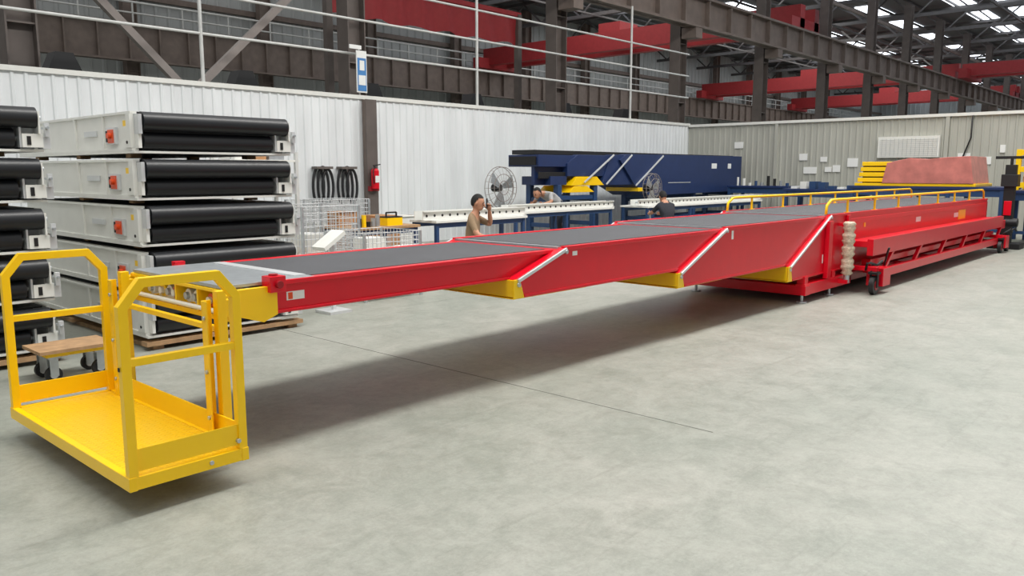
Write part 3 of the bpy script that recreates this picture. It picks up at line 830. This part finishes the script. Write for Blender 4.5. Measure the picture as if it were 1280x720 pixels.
# ------------------------------------------------------------ people
def person(name, loc, yaw, J, shirt, longsleeve=False, head_tilt=0.0, finger_curl=0.6):
    names = list(J.keys())
    pts = {k: Vector(v[0]) for k, v in J.items()}
    rad = {k: v[1] for k, v in J.items()}
    edges = [('pelvis', 'spine'), ('spine', 'chest'), ('chest', 'neck'), ('neck', 'skull')]
    bones = [('pelvis', 'spine', shirt), ('spine', 'chest', shirt), ('chest', 'neck', 'skin'), ('neck', 'skull', 'skin')]
    for s in 'LR':
        edges += [('chest', 'sh'+s), ('sh'+s, 'el'+s), ('el'+s, 'wr'+s), ('pelvis', 'hip'+s), ('hip'+s, 'kn'+s), ('kn'+s, 'an'+s), ('an'+s, 'toe'+s)]
        bones += [('chest', 'sh'+s, shirt), ('sh'+s, 'el'+s, shirt), ('el'+s, 'wr'+s, shirt if longsleeve else 'skin'),
                  ('pelvis', 'hip'+s, 'trouser'), ('hip'+s, 'kn'+s, 'trouser'), ('kn'+s, 'an'+s, 'trouser'), ('an'+s, 'toe'+s, 'shoe')]
    me = bpy.data.meshes.new('tmp')
    me.from_pydata([tuple(pts[n]) for n in names], [(names.index(a), names.index(b)) for a, b in edges], [])
    ob = bpy.data.objects.new('tmp', me); scene.collection.objects.link(ob)
    ob.modifiers.new('skin', 'SKIN')
    sub = ob.modifiers.new('sub', 'SUBSURF'); sub.levels = 2; sub.render_levels = 2
    if me.skin_vertices:
        for i, n in enumerate(names):
            sv = me.skin_vertices[0].data[i]; sv.radius = (rad[n], rad[n])
            sv.use_root = (n == 'pelvis')
    bpy.context.view_layer.update()
    dg = bpy.context.evaluated_depsgraph_get()
    em = bpy.data.meshes.new_from_object(ob.evaluated_get(dg))
    mb = MB()
    vs = [v.co.copy() for v in em.vertices]
    for p in em.polygons:
        c = p.center; best = None; bd = 1e9
        for a, b, m in bones:
            A, B = pts[a], pts[b]; d = B-A; t = max(0, min(1, (c-A).dot(d)/d.length_squared))
            dist = (c-(A+d*t)).length-0.6*(rad[a]*(1-t)+rad[b]*t)
            if dist < bd: bd = dist; best = m; tt = t; ab = (a, b)
        if ab[0][:2] == 'sh' and tt > .75 and not longsleeve: best = 'skin'
        if ab == ('chest', 'neck') and tt < .45: best = shirt
        mb.f.append(list(p.vertices)); mb.m.append(mb.mi(best)); mb.sm.append(True)
    mb.v = vs
    bpy.data.objects.remove(ob, do_unlink=True)
    hc = pts['skull']
    R = Matrix.Rotation(head_tilt, 3, 'Y')
    P = lambda x, y, z: hc+R @ Vector((x, y, z))
    mb.sphere(hc, (.094, .074, .112), 'skin', R, 20, 14)
    mb.sphere(P(.03, 0, -.05), (.062, .055, .062), 'skin', R, 14, 10)
    mb.sphere(P(-.012, 0, .014), (.098, .084, .116), 'hair', R, 24, 20, cond=lambda x, y, z: z > .62 or (x < .25 and z > .30) or (x < -.05 and z > -.1) or (x < -.3 and z > -.55))
    mb.tube([P(.088, 0, .01), P(.104, 0, -.012), P(.108, 0, -.024), P(.09, 0, -.03)], [.007, .010, .013, .009], 'skin', 8)
    for s in (1, -1):
        mb.sphere(P(.082, s*.03, .004), (.010, .014, .008), 'eye', R, 8, 6)
        mb.tube([P(.088, s*.018, .024), P(.085, s*.042, .024)], .004, 'hair', 5)
        mb.sphere(P(-.004, s*.078, -.008), (.020, .009, .030), 'skin', R, 8, 6)
    mb.tube([P(.082, -.024, -.055), P(.090, 0, -.054), P(.082, .024, -.055)], [.004, .007, .004], 'lip', 6)
    for s, sgn in (('L', 1), ('R', -1)):
        w = pts['wr'+s]; d = (w-pts['el'+s]).normalized()
        ref = Vector((0, sgn, 0)) if abs(d.y) < .8 else Vector((0, 0, 1))
        side = d.cross(ref).normalized(); nrm = side.cross(d).normalized()
        if side.z < 0: side = -side
        mb.tube([w-d*.01, w+d*.03, w+d*.06, w+d*.085], [.024, .034, .037, .030], 'skin', 10)
        inward = -nrm if nrm.y*sgn > 0 else nrm
        for i, (o, l) in enumerate(((.027, .068), (.009, .078), (-.009, .072), (-.026, .056))):
            b = w+d*.075+side*o; c1 = b+d*l*.42; c2 = c1+(d*(1-finger_curl)+inward*finger_curl).normalized()*l*.33; c3 = c2+(d*.1+inward).normalized()*l*.27
            mb.tube([b, c1, c2, c3], [.0095, .009, .008, .006], 'skin', 6)
        t0 = w+d*.025+side*.028; mb.tube([t0, t0+(d*.6+side*.8).normalized()*.035, t0+(d*.6+side*.8).normalized()*.035+(d+inward*.6).normalized()*.03], [.013, .011, .008], 'skin', 6)
    o = mb.build(name, origin=(0, 0, 0))
    o.location = loc; o.rotation_euler = (0, 0, yaw)
    return o

seated = {
 'pelvis': ((0, 0, .54), .13), 'spine': ((0, 0, .70), .12), 'chest': ((.03, 0, .90), .125), 'neck': ((.06, 0, 1.05), .052), 'skull': ((.095, 0, 1.17), .05),
 'shL': ((.02, .17, .95), .062), 'elL': ((.22, .26, .84), .043), 'wrL': ((.23, .13, 1.06), .027),
 'shR': ((.02, -.17, .95), .062), 'elR': ((.16, -.27, .72), .043), 'wrR': ((.40, -.22, .66), .027),
 'hipL': ((.03, .10, .51), .09), 'knL': ((.44, .16, .50), .062), 'anL': ((.42, .16, .10), .042), 'toeL': ((.56, .17, .045), .035),
 'hipR': ((.03, -.10, .51), .09), 'knR': ((.44, -.14, .50), .062), 'anR': ((.42, -.14, .10), .042), 'toeR': ((.56, -.15, .045), .035)}
L1 = Vector((8.2, 8.25, -.01)); yw = math.radians(-60)
person('man_holding_phone', L1, yw, seated, 'tan', head_tilt=.2)
Rz = Matrix.Rotation(yw, 3, 'Z')
pc = L1+Rz @ Vector((.215, .045, 1.16))
ph = MB()
a = Rz @ Vector((0, 1, 0)); b = Vector((0, 0, 1)); c = Rz @ Vector((1, 0, 0))
vs = []
for k in (-.005, .005):
    for i, j in ((-1, -1), (1, -1), (1, 1), (-1, 1)): vs.append(pc+c*k+a*.036*i+b*.072*j)
ph.add(vs, [(0,3,2,1),(4,5,6,7),(0,1,5,4),(1,2,6,5),(2,3,7,6),(3,0,4,7)], 'dark')
ph.build('mobile_phone', bevel=.003)
def stool(x, y):
    s = MB(); s.cyl((x, y, .37), (x, y, .40), .17, 'blue', 20)
    for a in range(4):
        t = a*math.pi/2+.4; s.cyl((x+.19*math.cos(t), y+.19*math.sin(t), 0), (x+.12*math.cos(t), y+.12*math.sin(t), .37), .013, 'silver', 8)
    s.torus((x, y, .18), .155, .008, 'silver', (0, 0, 1)); s.build('stool')
stool(8.2, 8.25)
bend = {
 'pelvis': ((0, 0, .90), .13), 'spine': ((.15, 0, 1.04), .13), 'chest': ((.38, 0, 1.15), .13), 'neck': ((.54, 0, 1.17), .055), 'skull': ((.66, 0, 1.16), .05),
 'shL': ((.42, .17, 1.13), .065), 'elL': ((.46, .24, .97), .043), 'wrL': ((.66, .17, .93), .027),
 'shR': ((.42, -.17, 1.13), .065), 'elR': ((.46, -.24, .97), .043), 'wrR': ((.66, -.15, .93), .027),
 'hipL': ((0, .10, .86), .09), 'knL': ((.05, .11, .48), .062), 'anL': ((-.02, .12, .10), .042), 'toeL': ((.12, .13, .045), .035),
 'hipR': ((0, -.10, .86), .09), 'knR': ((.05, -.11, .48), .062), 'anR': ((-.02, -.12, .10), .042), 'toeR': ((.12, -.13, .045), .035)}
person('man_bending_over_bench', (13.85, 11.25, -.01), math.radians(178), bend, 'grey', head_tilt=.4)
crouch = dict(seated)
crouch['chest'] = ((.14, 0, .86), .125); crouch['neck'] = ((.22, 0, .99), .052); crouch['skull'] = ((.28, 0, 1.09), .05); crouch['spine'] = ((.05, 0, .69), .12)
crouch['shL'] = ((.14, .17, .90), .062); crouch['shR'] = ((.14, -.17, .90), .062)
crouch['elL'] = ((.34, .22, .74), .043); crouch['wrL'] = ((.55, .16, .72), .027); crouch['elR'] = ((.34, -.22, .74), .043); crouch['wrR'] = ((.55, -.14, .72), .027)
person('man_seated_at_bench', (14.75, 8.95, -.01), math.radians(60), crouch, 'navyshirt', head_tilt=.5)
stool(14.75, 8.95)

# ------------------------------------------------------------ world + lights
w = bpy.data.worlds.new('World'); scene.world = w; w.use_nodes = True
nt = w.node_tree; bg = nt.nodes['Background']
tc = nt.nodes.new('ShaderNodeTexCoord'); sx = nt.nodes.new('ShaderNodeSeparateXYZ'); rp = nt.nodes.new('ShaderNodeValToRGB')
rp.color_ramp.elements[0].position = 0.0; rp.color_ramp.elements[0].color = (.27, .27, .27, 1)
rp.color_ramp.elements[1].position = 0.9; rp.color_ramp.elements[1].color = (1.0, .99, .97, 1)
nt.links.new(tc.outputs['Generated'], sx.inputs[0]); nt.links.new(sx.outputs['Z'], rp.inputs['Fac']); nt.links.new(rp.outputs['Color'], bg.inputs['Color'])
bg.inputs['Strength'].default_value = 0.88

def area(name, loc, sx_, sy_, e, rot=(0, 0, 0)):
    l = bpy.data.lights.new(name, 'AREA'); l.shape = 'RECTANGLE'; l.size = sx_; l.size_y = sy_; l.energy = e; l.color = (1, .98, .94)
    o = bpy.data.objects.new(name, l); o.location = loc; o.rotation_euler = rot; scene.collection.objects.link(o)
area('overhead_area_lamp', (11, 3.4, 11.5), 26, 2.2, 3000)  # added lamp strip above the boom to strengthen its floor shadow
area('overhead_area_lamp', (60, 25, 11.5), 60, 10, 3500)

cam = bpy.data.cameras.new('camera'); cam.lens = 28.125; cam.sensor_width = 36; cam.clip_end = 300
co = bpy.data.objects.new('camera', cam); scene.collection.objects.link(co)
co.location = (0, 0, 1.6); co.rotation_euler = (math.radians(90-8.25), 0, math.radians(-47.7))
scene.camera = co
